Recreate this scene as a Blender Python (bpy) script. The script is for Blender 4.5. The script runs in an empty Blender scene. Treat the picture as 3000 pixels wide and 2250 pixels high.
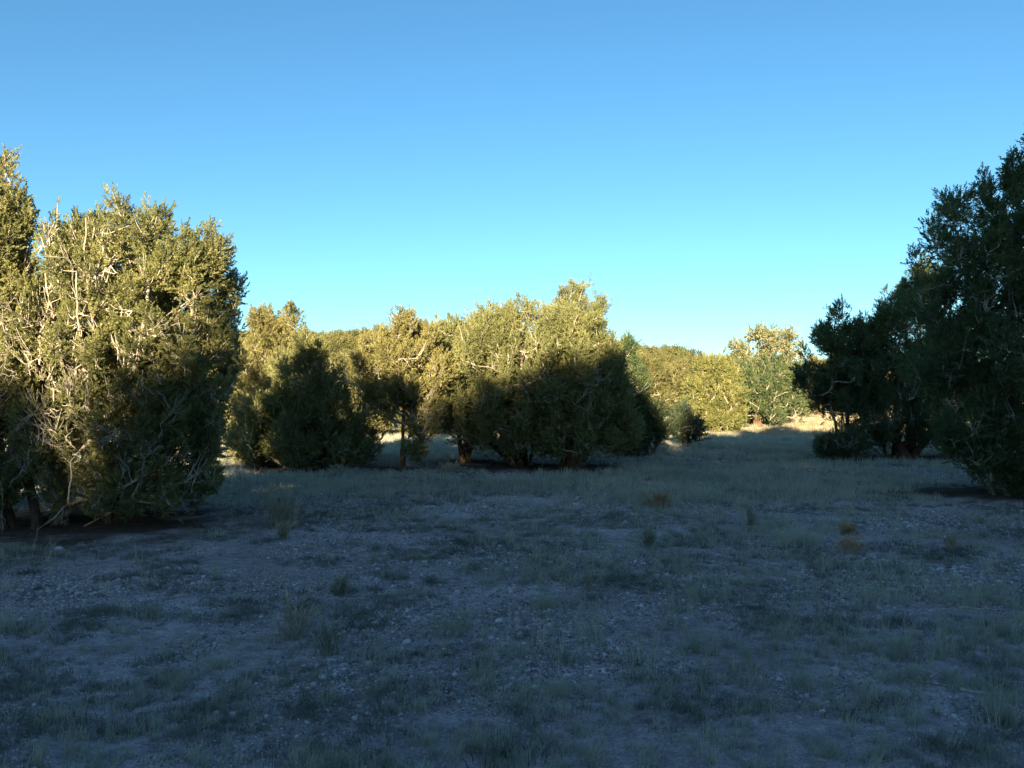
import bpy, math, random
import numpy as np
from math import radians, pi

random.seed(7)
sc = bpy.context.scene
# ------------------------------------------------------------------ camera
CAM_H = 1.6
F = 2336.0          # focal length in pixels of the 3000 px wide photograph
HZ = 1195.0         # horizon row
cam_d = bpy.data.cameras.new("camera")
cam = bpy.data.objects.new("camera", cam_d)
sc.collection.objects.link(cam)
cam.location = (0, 0, CAM_H)
cam.rotation_euler = (radians(90) + math.atan((HZ - 1125) / F), 0, 0)
cam_d.sensor_width = 36
cam_d.lens = F / 3000 * 36
cam_d.clip_start = 0.05
cam_d.clip_end = 6000
sc.camera = cam
sc.render.resolution_x, sc.render.resolution_y = 1024, 768

# ------------------------------------------------------------------ light
SUN_EL = radians(10.5)
SUN_AZ = radians(10.0)      # light travels towards +y and this much towards +x
ld = (math.sin(SUN_AZ) * math.cos(SUN_EL), math.cos(SUN_AZ) * math.cos(SUN_EL), -math.sin(SUN_EL))
from mathutils import Vector, Matrix
sun_d = bpy.data.lights.new("sun", 'SUN')
sun_d.energy = 5.0
sun_d.angle = radians(0.55)
sun_d.color = (1.0, 0.87, 0.58)
sun = bpy.data.objects.new("sun", sun_d)
sc.collection.objects.link(sun)
sun.rotation_euler = Vector(ld).to_track_quat('-Z', 'Y').to_euler()
sun.location = (-20, -60, 30)

world = bpy.data.worlds.new("World")
sc.world = world
world.use_nodes = True
wn = world.node_tree
for n in list(wn.nodes):
    wn.nodes.remove(n)
sky = wn.nodes.new("ShaderNodeTexSky")
sky.sky_type = 'NISHITA'
sky.sun_disc = False
sky.sun_elevation = SUN_EL
# sun stands towards (-sin, -cos): Nishita rotation is measured clockwise from +y
sky.sun_rotation = math.atan2(-ld[0], -ld[1])
sky.altitude = 1500
sky.air_density = 1.0
sky.dust_density = 1.2
sky.ozone_density = 2.8
hs = wn.nodes.new("ShaderNodeHueSaturation")
hs.inputs['Saturation'].default_value = 1.09
bg = wn.nodes.new("ShaderNodeBackground")
bg.inputs['Strength'].default_value = 0.056
wo = wn.nodes.new("ShaderNodeOutputWorld")
wb = wn.nodes.new("ShaderNodeMix"); wb.data_type = 'RGBA'; wb.blend_type = 'MULTIPLY'
wb.inputs[0].default_value = 1.0
wb.inputs[7].default_value = (0.88, 1.02, 0.96, 1)
wn.links.new(sky.outputs[0], wb.inputs[6])
wn.links.new(wb.outputs[2], hs.inputs['Color'])
wn.links.new(hs.outputs[0], bg.inputs['Color'])
wn.links.new(bg.outputs[0], wo.inputs['Surface'])

sc.view_settings.view_transform = 'Standard'
sc.view_settings.look = 'None'
sc.view_settings.exposure = 2.25
sc.view_settings.gamma = 1
sc.view_settings.use_curve_mapping = False
try:
    sc.cycles.max_bounces = 6
    sc.cycles.diffuse_bounces = 3
    sc.cycles.transmission_bounces = 3
except Exception:
    pass

# ------------------------------------------------------------------ numpy noise
_prng = np.random.RandomState(11)
_G = _prng.rand(256, 256)
def vnoise(x, y):
    x = np.asarray(x, float); y = np.asarray(y, float)
    xi = np.floor(x).astype(int); yi = np.floor(y).astype(int)
    fx = x - xi; fy = y - yi
    fx = fx * fx * (3 - 2 * fx); fy = fy * fy * (3 - 2 * fy)
    a = _G[xi & 255, yi & 255]; b = _G[(xi + 1) & 255, yi & 255]
    c = _G[xi & 255, (yi + 1) & 255]; d = _G[(xi + 1) & 255, (yi + 1) & 255]
    return (a * (1 - fx) + b * fx) * (1 - fy) + (c * (1 - fx) + d * fx) * fy
def fbm(x, y, o=4):
    s = 0; a = 0.5
    for k in range(o):
        s = s + a * vnoise(x * 2 ** k + 17.3 * k, y * 2 ** k + 9.1 * k); a *= 0.5
    return s / (1 - 0.5 ** o)
def sstep(a, b, v):
    t = np.clip((v - a) / (b - a), 0, 1)
    return t * t * (3 - 2 * t)

def H(x, y):
    """terrain height"""
    x = np.asarray(x, float); y = np.asarray(y, float)
    r = np.hypot(x, y)
    near = (fbm(x * 0.35, y * 0.35, 3) - 0.5) * 0.10 + (fbm(x * 2.3 + 40, y * 2.3, 3) - 0.5) * 0.035 * np.exp(-r / 25)
    yy = np.maximum(y, 1.0)
    t = x / yy
    hill = 18.3 - 11.0 * sstep(-0.02, 0.40, t) + 3 * (fbm(x * 0.02, y * 0.02, 2) - 0.5)
    front = sstep(85, 245, y) * hill + sstep(48, 100, y) * 1.9 + (fbm(x * 0.03 + 5, y * 0.03, 3) - 0.5) * 3.0 * sstep(80, 200, y)
    front = front * (1 - 0.5 * sstep(300, 700, y))
    back = sstep(-7, -32, y) * (6.0 + 4.3 * sstep(-14, 2, x)) + sstep(-30, -80, y) * -3.0
    return near * (1 - sstep(60, 120, r) * 0.5) + front + back

def hz(x, y):
    return float(H(np.array([x]), np.array([y]))[0])

# ------------------------------------------------------------------ materials
def new_mat(name):
    m = bpy.data.materials.new(name)
    m.use_nodes = True
    nt = m.node_tree
    for n in list(nt.nodes):
        nt.nodes.remove(n)
    return m, nt
def N(nt, t, **kw):
    n = nt.nodes.new(t)
    for k, v in kw.items():
        if k in n.inputs:
            n.inputs[k].default_value = v
        else:
            setattr(n, k, v)
    return n
def ramp(nt, stops, interp='LINEAR'):
    r = nt.nodes.new("ShaderNodeValToRGB")
    r.color_ramp.interpolation = interp
    while len(r.color_ramp.elements) > 2:
        r.color_ramp.elements.remove(r.color_ramp.elements[-1])
    els = r.color_ramp.elements
    els[0].position, els[0].color = stops[0][0], (*stops[0][1], 1)
    els[1].position, els[1].color = stops[1][0], (*stops[1][1], 1)
    for p, c in stops[2:]:
        e = els.new(p); e.color = (*c, 1)
    return r

def leaf_mat(name, dark, mid, light, transl=0.45, scale=1.3):
    m, nt = new_mat(name)
    oi = N(nt, "ShaderNodeObjectInfo")
    geo = N(nt, "ShaderNodeNewGeometry")
    no = N(nt, "ShaderNodeTexNoise", Scale=scale, Detail=2.0)
    nt.links.new(geo.outputs['Position'], no.inputs['Vector'])
    mx = N(nt, "ShaderNodeMath", operation='MULTIPLY_ADD')
    nt.links.new(oi.outputs['Random'], mx.inputs[0])
    mx.inputs[1].default_value = 0.55
    mm = N(nt, "ShaderNodeMath", operation='MULTIPLY_ADD')
    nt.links.new(no.outputs['Fac'], mm.inputs[0]); mm.inputs[1].default_value = 1.2; mm.inputs[2].default_value = -0.38
    nt.links.new(mm.outputs[0], mx.inputs[2])
    r = ramp(nt, [(0.0, dark), (1.0, light), (0.5, mid)])
    nt.links.new(mx.outputs[0], r.inputs[0])
    d = N(nt, "ShaderNodeBsdfDiffuse"); t = N(nt, "ShaderNodeBsdfTranslucent")
    nt.links.new(r.outputs[0], d.inputs[0]); nt.links.new(r.outputs[0], t.inputs[0])
    ms = N(nt, "ShaderNodeMixShader"); ms.inputs[0].default_value = transl
    nt.links.new(d.outputs[0], ms.inputs[1]); nt.links.new(t.outputs[0], ms.inputs[2])
    o = N(nt, "ShaderNodeOutputMaterial")
    nt.links.new(ms.outputs[0], o.inputs[0])
    return m

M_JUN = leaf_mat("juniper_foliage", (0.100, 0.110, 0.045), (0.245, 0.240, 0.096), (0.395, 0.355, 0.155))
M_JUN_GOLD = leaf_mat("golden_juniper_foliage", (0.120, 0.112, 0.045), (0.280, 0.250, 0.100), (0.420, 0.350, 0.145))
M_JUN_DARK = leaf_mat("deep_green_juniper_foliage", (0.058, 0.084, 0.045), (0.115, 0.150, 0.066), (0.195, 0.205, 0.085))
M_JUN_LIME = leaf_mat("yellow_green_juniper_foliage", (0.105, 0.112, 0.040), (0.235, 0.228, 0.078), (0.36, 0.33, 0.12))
M_PINE = leaf_mat("pinyon_needles", (0.050, 0.075, 0.045), (0.090, 0.115, 0.065), (0.140, 0.150, 0.080))
M_PALE = leaf_mat("pale_leaves", (0.09, 0.095, 0.045), (0.20, 0.19, 0.09), (0.36, 0.31, 0.155), 0.35)
M_FAR = leaf_mat("olive_juniper_foliage", (0.058, 0.062, 0.026), (0.148, 0.137, 0.053), (0.275, 0.235, 0.10), 0.35, 0.8)
M_GRASS = leaf_mat("dry_grass", (0.22, 0.225, 0.175), (0.38, 0.37, 0.285), (0.54, 0.49, 0.37), 0.3, 0.35)
M_WEED = leaf_mat("dry_weed_straw", (0.30, 0.265, 0.185), (0.45, 0.395, 0.285), (0.60, 0.53, 0.40), 0.35, 0.5)
M_TAN = leaf_mat("tan_weed", (0.34, 0.22, 0.12), (0.50, 0.33, 0.19), (0.62, 0.44, 0.27), 0.35, 0.5)
M_STRAW = leaf_mat("straw_grass", (0.24, 0.20, 0.12), (0.38, 0.31, 0.19), (0.52, 0.42, 0.27), 0.35, 0.5)
M_MAT = leaf_mat("low_dark_herbs", (0.09, 0.098, 0.082), (0.165, 0.172, 0.142), (0.25, 0.24, 0.19), 0.2, 0.6)

def wood_mat(name, thin, thick, thicker):
    m, nt = new_mat(name)
    at = N(nt, "ShaderNodeAttribute", attribute_name="rad")
    mr = N(nt, "ShaderNodeMapRange")
    mr.inputs['From Min'].default_value = 0.003; mr.inputs['From Max'].default_value = 0.062
    nt.links.new(at.outputs['Fac'], mr.inputs[0])
    r = ramp(nt, [(0.0, thin), (1.0, thicker), (0.28, thick)])
    nt.links.new(mr.outputs[0], r.inputs[0])
    tc = N(nt, "ShaderNodeTexCoord")
    mp = N(nt, "ShaderNodeMapping"); mp.inputs['Scale'].default_value = (14, 14, 3.0)
    nt.links.new(tc.outputs['Object'], mp.inputs[0])
    no = N(nt, "ShaderNodeTexNoise", Scale=2.2, Detail=6.0, Roughness=0.65)
    nt.links.new(mp.outputs[0], no.inputs['Vector'])
    r2 = ramp(nt, [(0.3, (0.45, 0.42, 0.40)), (0.7, (1.25, 1.22, 1.18))])
    nt.links.new(no.outputs['Fac'], r2.inputs[0])
    mul = N(nt, "ShaderNodeMix", data_type='RGBA', blend_type='MULTIPLY')
    mul.inputs[0].default_value = 1.0
    nt.links.new(r.outputs[0], mul.inputs[6]); nt.links.new(r2.outputs[0], mul.inputs[7])
    bmp = N(nt, "ShaderNodeBump", Strength=0.9, Distance=0.02)
    nt.links.new(no.outputs['Fac'], bmp.inputs['Height'])
    b = N(nt, "ShaderNodeBsdfDiffuse"); b.inputs['Roughness'].default_value = 0.6
    nt.links.new(mul.outputs[2], b.inputs[0]); nt.links.new(bmp.outputs[0], b.inputs['Normal'])
    o = N(nt, "ShaderNodeOutputMaterial")
    nt.links.new(b.outputs[0], o.inputs[0])
    return m
M_WOOD = wood_mat("juniper_bark", (0.55, 0.48, 0.39), (0.42, 0.35, 0.27), (0.15, 0.095, 0.062))
M_DEAD = wood_mat("bleached_dead_wood", (0.44, 0.38, 0.31), (0.42, 0.36, 0.29), (0.34, 0.28, 0.22))

M_LITTER = wood_mat("fallen_twig_wood", (0.13, 0.10, 0.08), (0.13, 0.10, 0.08), (0.1, 0.07, 0.05))
# ground
m, nt = new_mat("gravelly_soil"); M_GROUND = m
geo = N(nt, "ShaderNodeNewGeometry")
n1 = N(nt, "ShaderNodeTexNoise", Scale=0.55, Detail=8.0, Roughness=0.62)
n2 = N(nt, "ShaderNodeTexNoise", Scale=9.0, Detail=6.0, Roughness=0.7)
vo = N(nt, "ShaderNodeTexVoronoi", Scale=95.0)
vo2 = N(nt, "ShaderNodeTexVoronoi", Scale=120.0)
for n in (n1, n2, vo, vo2):
    nt.links.new(geo.outputs['Position'], n.inputs['Vector'])
r1 = ramp(nt, [(0.36, (0.24, 0.195, 0.19)), (0.66, (0.38, 0.32, 0.315)), (0.5, (0.31, 0.255, 0.25))])
nt.links.new(n1.outputs['Fac'], r1.inputs[0])
r2 = ramp(nt, [(0.32, (0.62, 0.61, 0.62)), (0.68, (1.3, 1.28, 1.28))])
nt.links.new(n2.outputs['Fac'], r2.inputs[0])
mu = N(nt, "ShaderNodeMix", data_type='RGBA', blend_type='MULTIPLY'); mu.inputs[0].default_value = 1
nt.links.new(r1.outputs[0], mu.inputs[6]); nt.links.new(r2.outputs[0], mu.inputs[7])
sepc = N(nt, "ShaderNodeSeparateColor")
nt.links.new(vo.outputs['Color'], sepc.inputs[0])
r3 = ramp(nt, [(0.0, (0.7, 0.69, 0.69)), (1.0, (1.4, 1.36, 1.34)), (0.7, (1.0, 1.0, 1.0))])
nt.links.new(sepc.outputs[0], r3.inputs[0])
mu2 = N(nt, "ShaderNodeMix", data_type='RGBA', blend_type='MULTIPLY'); mu2.inputs[0].default_value = 0.8
nt.links.new(mu.outputs[2], mu2.inputs[6]); nt.links.new(r3.outputs[0], mu2.inputs[7])
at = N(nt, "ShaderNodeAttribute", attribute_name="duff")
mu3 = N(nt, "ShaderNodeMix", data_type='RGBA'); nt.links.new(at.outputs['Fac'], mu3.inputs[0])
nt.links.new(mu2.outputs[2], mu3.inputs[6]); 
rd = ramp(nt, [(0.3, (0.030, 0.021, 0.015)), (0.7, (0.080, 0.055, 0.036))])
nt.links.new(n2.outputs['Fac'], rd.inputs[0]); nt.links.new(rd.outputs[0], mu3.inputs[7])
at2 = N(nt, "ShaderNodeAttribute", attribute_name="turf")
mu4 = N(nt, "ShaderNodeMix", data_type='RGBA'); nt.links.new(at2.outputs['Fac'], mu4.inputs[0])
rg = ramp(nt, [(0.3, (0.20, 0.18, 0.13)), (0.7, (0.36, 0.31, 0.21))])
nt.links.new(n2.outputs['Fac'], rg.inputs[0])
nt.links.new(mu3.outputs[2], mu4.inputs[6]); nt.links.new(rg.outputs[0], mu4.inputs[7])
bm1 = N(nt, "ShaderNodeBump", Strength=0.35, Distance=0.006, invert=True)
nt.links.new(vo.outputs['Distance'], bm1.inputs['Height'])
bm2 = N(nt, "ShaderNodeBump", Strength=0.6, Distance=0.03)
nt.links.new(n2.outputs['Fac'], bm2.inputs['Height']); nt.links.new(bm1.outputs[0], bm2.inputs['Normal'])
b = N(nt, "ShaderNodeBsdfDiffuse"); b.inputs['Roughness'].default_value = 0.8
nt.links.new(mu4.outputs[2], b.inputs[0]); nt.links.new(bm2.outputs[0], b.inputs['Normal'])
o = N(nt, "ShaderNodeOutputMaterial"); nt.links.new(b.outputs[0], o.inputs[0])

def stone_mat(name, a, b_, c):
    m, nt = new_mat(name)
    oi = N(nt, "ShaderNodeObjectInfo")
    r = ramp(nt, [(0.0, a), (1.0, c), (0.6, b_)])
    nt.links.new(oi.outputs['Random'], r.inputs[0])
    tc = N(nt, "ShaderNodeNewGeometry")
    no = N(nt, "ShaderNodeTexNoise", Scale=60.0, Detail=4.0)
    nt.links.new(tc.outputs['Position'], no.inputs['Vector'])
    rr = ramp(nt, [(0.3, (0.7, 0.7, 0.7)), (0.7, (1.2, 1.2, 1.2))]); nt.links.new(no.outputs['Fac'], rr.inputs[0])
    mu = N(nt, "ShaderNodeMix", data_type='RGBA', blend_type='MULTIPLY'); mu.inputs[0].default_value = 1
    nt.links.new(r.outputs[0], mu.inputs[6]); nt.links.new(rr.outputs[0], mu.inputs[7])
    d = N(nt, "ShaderNodeBsdfDiffuse"); nt.links.new(mu.outputs[2], d.inputs[0])
    o = N(nt, "ShaderNodeOutputMaterial"); nt.links.new(d.outputs[0], o.inputs[0])
    return m
M_PEB = stone_mat("pebble_stone", (0.16, 0.125, 0.125), (0.33, 0.27, 0.265), (0.60, 0.53, 0.52))
M_STONE = stone_mat("pale_stone", (0.28, 0.235, 0.225), (0.40, 0.35, 0.335), (0.58, 0.53, 0.51))

# ------------------------------------------------------------------ object helpers
def link(o, parent=None):
    sc.collection.objects.link(o)
    if parent is not None:
        o.parent = parent
    return o
def tag(o, label=None, cat=None, group=None, kind=None):
    if label: o['label'] = label
    if cat: o['category'] = cat
    if group: o['group'] = group
    if kind: o['kind'] = kind
    return o
def empty(name, loc, label, cat, group=None):
    o = bpy.data.objects.new(name, None)
    link(o); o.location = loc; o.empty_display_size = 0.3
    return tag(o, label, cat, group)
def mesh_np(name, V, Fc, mats, smooth=True, attrs=None):
    me = bpy.data.meshes.new(name)
    V = np.asarray(V, np.float32); 
    if isinstance(Fc, np.ndarray):
        k = Fc.shape[1]; nf = len(Fc)
        me.vertices.add(len(V)); me.vertices.foreach_set('co', V.ravel())
        me.loops.add(nf * k); me.loops.foreach_set('vertex_index', Fc.astype(np.int32).ravel())
        me.polygons.add(nf)
        me.polygons.foreach_set('loop_start', np.arange(0, nf * k, k, dtype=np.int32))
        try: me.polygons.foreach_set('loop_total', np.full(nf, k, dtype=np.int32))
        except Exception: pass
        if smooth: me.polygons.foreach_set('use_smooth', np.ones(nf, bool))
        me.update(calc_edges=True)
    else:
        me.from_pydata([tuple(v) for v in V], [], Fc)
        if smooth:
            me.polygons.foreach_set('use_smooth', np.ones(len(Fc), bool))
        me.update()
    for mt in mats: me.materials.append(mt)
    for an, av in (attrs or {}).items():
        a = me.attributes.new(an, 'FLOAT', 'POINT'); a.data.foreach_set('value', np.asarray(av, np.float32))
    return me

# geometry-node group: the mesh carries its own leaf pieces (faces) and the points they stand on
def scatter_group():
    ng = bpy.data.node_groups.new("scatter_pieces", 'GeometryNodeTree')
    ng.interface.new_socket("Geometry", in_out='INPUT', socket_type='NodeSocketGeometry')
    ng.interface.new_socket("Geometry", in_out='OUTPUT', socket_type='NodeSocketGeometry')
    L = ng.links.new
    gi = ng.nodes.new('NodeGroupInput'); go = ng.nodes.new('NodeGroupOutput')
    def attr(nm, t):
        a = ng.nodes.new('GeometryNodeInputNamedAttribute'); a.data_type = t
        a.inputs['Name'].default_value = nm
        return a
    sp = ng.nodes.new('GeometryNodeSeparateGeometry'); sp.domain = 'POINT'
    a0 = attr('is_pt', 'BOOLEAN')
    L(gi.outputs[0], sp.inputs[0]); L(a0.outputs['Attribute'], sp.inputs['Selection'])
    st = ng.nodes.new('GeometryNodeSplitToInstances'); st.domain = 'FACE'
    ag = attr('grp', 'INT')
    L(sp.outputs['Inverted'], st.inputs[0]); L(ag.outputs['Attribute'], st.inputs['Group ID'])
    ip = ng.nodes.new('GeometryNodeInstanceOnPoints')
    av = attr('var', 'INT'); ar = attr('rot', 'FLOAT_VECTOR'); asc = attr('scl', 'FLOAT')
    er = ng.nodes.new('FunctionNodeEulerToRotation')
    L(ar.outputs['Attribute'], er.inputs[0])
    L(sp.outputs['Selection'], ip.inputs['Points']); L(st.outputs['Instances'], ip.inputs['Instance'])
    ip.inputs['Pick Instance'].default_value = True
    L(av.outputs['Attribute'], ip.inputs['Instance Index'])
    L(er.outputs[0], ip.inputs['Rotation']); L(asc.outputs['Attribute'], ip.inputs['Scale'])
    L(ip.outputs[0], go.inputs[0])
    return ng
NG = scatter_group()

def scatter(name, pieces, P, R, S, var, mats, parent=None, smooth=False):
    """pieces: list of (V, tri faces); P points, R eulers, S scale, var piece index"""
    Vs, Fs, grp = [], [], []
    off = 0
    for i, (v, f) in enumerate(pieces):
        Vs.append(v); Fs.append(f + off); off += len(v); grp += [i] * len(f)
    Fs = np.concatenate(Fs); nP = len(P)
    V = np.concatenate(Vs + [np.asarray(P)])
    me = mesh_np(name, V, Fs, mats, smooth)
    a = me.attributes.new('grp', 'INT', 'FACE'); a.data.foreach_set('value', np.array(grp, np.int32))
    ispt = np.zeros(len(V), bool); ispt[off:] = True
    a = me.attributes.new('is_pt', 'BOOLEAN', 'POINT'); a.data.foreach_set('value', ispt)
    rv = np.zeros((len(V), 3), np.float32); rv[off:] = R
    a = me.attributes.new('rot', 'FLOAT_VECTOR', 'POINT'); a.data.foreach_set('vector', rv.ravel())
    sv = np.ones(len(V), np.float32); sv[off:] = S
    a = me.attributes.new('scl', 'FLOAT', 'POINT'); a.data.foreach_set('value', sv)
    vv = np.zeros(len(V), np.int32); vv[off:] = var
    a = me.attributes.new('var', 'INT', 'POINT'); a.data.foreach_set('value', vv)
    o = bpy.data.objects.new(name, me)
    link(o, parent)
    md = o.modifiers.new("scatter", 'NODES'); md.node_group = NG
    return o

# ------------------------------------------------------------------ foliage pieces
def rhomb(p, d, up, L_, w):
    """flat tapered leaf: 4 verts, 2 tris"""
    d = d / np.linalg.norm(d)
    s = np.cross(d, up); s /= (np.linalg.norm(s) + 1e-9)
    return [p, p + d * L_ * 0.55 + s * w, p + d * L_, p + d * L_ * 0.5 - s * w]
def spray(rng, n=24, L_=0.11, sub=0.036, w=0.0062, spread=0.8):
    """juniper spray along +X: short twiglets off a main axis"""
    V, Fc = [], []
    for i in range(n):
        t = (i + 0.5) / n
        p = np.array([t * L_, 0, 0]) + rng.normal(0, 0.004, 3)
        a = rng.uniform(0, 2 * pi)
        k = spread * (1 - 0.5 * t)
        d = np.array([0.75 + 0.3 * t, math.cos(a) * k, math.sin(a) * k])
        b = len(V)
        V += rhomb(p, d, rng.normal(0, 1, 3), sub * rng.uniform(0.7, 1.25) * (1.1 - 0.4 * t), w * rng.uniform(0.8, 1.3))
        Fc += [(b, b + 1, b + 2), (b, b + 2, b + 3)]
    return np.array(V), np.array(Fc)
_r = np.random.RandomState(3)
SPRAYS = [spray(_r) for _ in range(6)]
SPRAYS_FAR = [spray(_r, 9, 0.12, 0.07, 0.016, 0.9) for _ in range(5)]
NEEDLES = [spray(_r, 16, 0.06, 0.055, 0.0035, 1.3) for _ in range(4)]
LEAVES = [spray(_r, 9, 0.12, 0.045, 0.014, 1.4) for _ in range(4)]

def dirs_to_euler(D, rng):
    az = np.arctan2(D[:, 1], D[:, 0]); el = np.arctan2(D[:, 2], np.hypot(D[:, 0], D[:, 1]))
    return np.stack([rng.uniform(0, 2 * pi, len(D)), -el, az], 1)

# ------------------------------------------------------------------ wood tubes
class Tubes:
    def __init__(s): s.V, s.F, s.R, s.n = [], [], [], 0
    def add(s, P, r, sides):
        P = np.asarray(P, float); k = len(P)
        if k < 2: return
        T = np.gradient(P, axis=0); T /= (np.linalg.norm(T, axis=1)[:, None] + 1e-9)
        ref = np.array([0.31, 0.92, 0.24])
        A = np.cross(T, ref); A /= (np.linalg.norm(A, axis=1)[:, None] + 1e-9)
        B = np.cross(T, A)
        th = np.arange(sides) * 2 * pi / sides
        rr = r[:, None] * np.ones(sides)
        if sides >= 9:
            rr = rr * (1 + 0.16 * np.sin(th * 3 + P[:, 2:3] * 2.1) + 0.10 * np.sin(th * 5 - P[:, 2:3] * 4 + 1))
        ring = P[:, None] + rr[..., None] * (np.cos(th)[None, :, None] * A[:, None] + np.sin(th)[None, :, None] * B[:, None])
        i = np.arange(k - 1)[:, None] * sides; j = np.arange(sides); j2 = (j + 1) % sides
        F_ = np.stack([i + j, i + j2, i + sides + j2, i + sides + j], -1).reshape(-1, 4) + s.n
        s.V.append(ring.reshape(-1, 3)); s.F.append(F_); s.R.append(np.repeat(r, sides)); s.n += k * sides
    def build(s, name, mats, parent):
        if not s.V: return None
        me = mesh_np(name, np.concatenate(s.V), np.concatenate(s.F), mats, True, {'rad': np.concatenate(s.R)})
        o = bpy.data.objects.new(name, me); link(o, parent); return o

def bez(p0, t0, p1, t1, n):
    t = np.linspace(0, 1, n)[:, None]; L_ = np.linalg.norm(p1 - p0)
    a, b = p0 + t0 * L_ * 0.4, p1 - t1 * L_ * 0.35
    return (1 - t) ** 3 * p0 + 3 * (1 - t) ** 2 * t * a + 3 * (1 - t) * t * t * b + t ** 3 * p1
def unit(v): return v / (np.linalg.norm(v) + 1e-9)

def grow_tree(seed, lobes, stems, n_cl, per, root, leafmat=M_JUN, pieces=SPRAYS, cl_r=0.2, tip_r=0.0042,
              trunk_r=None, dead=20, sc_leaf=1.0, woodmat=M_WOOD, single=False, lo_clear=0.0, twig=4, deadbox=None, up=0.75, limbs=False, twr=1.0, stretch=1.15):
    """lobes: (x,y,z,rx,ry,rz) in metres from the base. stems: list of (foot xy, top xyz)."""
    rng = np.random.RandomState(seed)
    lobes = np.array(lobes, float)
    area = (lobes[:, 3] * lobes[:, 5] * lobes[:, 4]) ** (2 / 3)
    # ---- clump centres biased to the shell of the union of lobes
    C = []; tries = 0
    while len(C) < n_cl and tries < n_cl * 30:
        tries += 1
        k = rng.choice(len(lobes), p=area / area.sum()); l = lobes[k]
        d = unit(rng.normal(0, 1, 3)); rad = rng.uniform(0.35, 1.0) ** 0.5
        rad *= 1 + 0.22 * math.sin(3.1 * d[0] + 4.3 * d[2] + k * 1.7) * math.sin(4.7 * d[1] + k)
        p = l[:3] + d * rad * l[3:]
        q = np.linalg.norm((p - lobes[:, :3]) / lobes[:, 3:], axis=1); q[k] = 9
        if q.min() < 0.62 and rng.rand() < 0.8: continue
        if p[2] < 0.12 + lo_clear: continue
        C.append(p)
    C = np.array(C)
    # ---- stems
    pos, par, sid, chain = [], [], [], []     # nodes and chains of node ids
    tan = []
    def add_chain(P, parent, s):
        ids = [] if parent is None else [parent]
        for i, p in enumerate(P):
            if parent is not None and i == 0: continue
            pos.append(p); par.append(ids[-1] if ids else -1); sid.append(s)
            tan.append(unit(P[min(i + 1, len(P) - 1)] - P[max(i - 1, 0)])); ids.append(len(pos) - 1)
        chain.append(ids)
    for s, (foot, top) in enumerate(stems):
        if limbs: top = (top[0], top[1] - 0.45 - 0.2 * (s % 2), top[2])
        p0 = np.array([foot[0], foot[1], -0.12]); p1 = np.array(top, float)
        n = max(5, int(np.linalg.norm(p1 - p0) / 0.16))
        lean = unit(np.array([(p1 - p0)[0] * 0.9, (p1 - p0)[1] * 0.9, abs(p1[2]) * (1.6 if single else 0.7)]))
        P = bez(p0, lean, p1, unit(np.array([0.1 * (p1 - p0)[0], 0.1 * (p1 - p0)[1], 1.0])), n)
        w = np.cumsum(rng.normal(0, 0.02 if not single else 0.008, (n, 3)), 0); w -= np.linspace(0, 1, n)[:, None] * w[-1]
        w += np.sin(np.linspace(0, rng.uniform(4, 9), n) + rng.uniform(0, 6))[:, None] * rng.normal(0, 0.055 if not single else 0.01, 3)
        P[1:] += w[1:]
        add_chain(P, None, s)
    order = np.argsort(np.linalg.norm(C * [1, 1, 0.8], axis=1))
    ends = []
    for ci in order:
        c = C[ci]
        Pn = np.array(pos); v = c - Pn; dist = np.linalg.norm(v, axis=1)
        hor = np.hypot(v[:, 0], v[:, 1])
        cost = dist + 0.22 * np.linalg.norm(Pn * [1, 1, .6], axis=1) * 0 + np.maximum(0, 0.25 * hor - v[:, 2]) * 0.9 + (Pn[:, 2] < 0.25) * 1.0
        j = int(np.argmin(cost)); L_ = dist[j]
        n = max(3, int(L_ / 0.13) + 1)
        t0 = unit(tan[j] * 0.7 + unit(v[j]) * 0.7 + rng.normal(0, 0.25, 3))
        outd = unit(np.array([c[0], c[1], 0.0]) + 1e-6)
        t1 = unit(outd * 0.4 + np.array([0, 0, 0.9]) + rng.normal(0, 0.3, 3))
        P = bez(Pn[j], t0, c, t1, n)
        if n > 2: P[1:-1] += rng.normal(0, 0.018, (n - 2, 3))
        add_chain(P, j, sid[j]); ends.append(len(pos) - 1)
    nn = len(pos); tips = np.zeros(nn)
    for e in ends: tips[e] += 1
    for i in range(nn - 1, -1, -1):
        if par[i] >= 0: tips[par[i]] += max(tips[i], 0.0)
    pos = np.array(pos)
    # subtree accumulation already uses parent<child ordering
    rad = tip_r * np.maximum(tips, 0.6) ** 0.5
    if trunk_r: # scale so that the thickest reaches trunk_r
        mx = rad.max(); rad = rad * (1 + (trunk_r / mx - 1) * np.clip((rad - tip_r * 2) / (mx - tip_r * 2 + 1e-6), 0, 1))
    tb = [Tubes() for _ in stems]
    for ids in chain:
        P = pos[ids]; r = rad[ids].copy()
        if par[ids[0]] != -1 or len(ids) > 1:
            if ids[0] != 0 and len(ids) > 1 and par[ids[1]] == ids[0] and tips[ids[0]] > tips[ids[1]] + 0.5: r[0] = r[1] * 1.15
        if par[ids[0]] == -1:
            flare = np.exp(-np.clip(P[:, 2] + 0.12, 0, 9) / 0.18); r = np.maximum(r, r.max() * 0.25) * (1 + 0.35 * flare)
            r[-1] = min(r[-1], tip_r * 2)
        m_ = r.max(); sides = 4 if m_ < 0.008 else 5 if m_ < 0.02 else 7 if m_ < 0.045 else 11
        s = sid[ids[-1]]
        tb[s].add(P, r, sides)
    # ---- twigs + foliage points
    FP, FD = [], []
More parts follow.
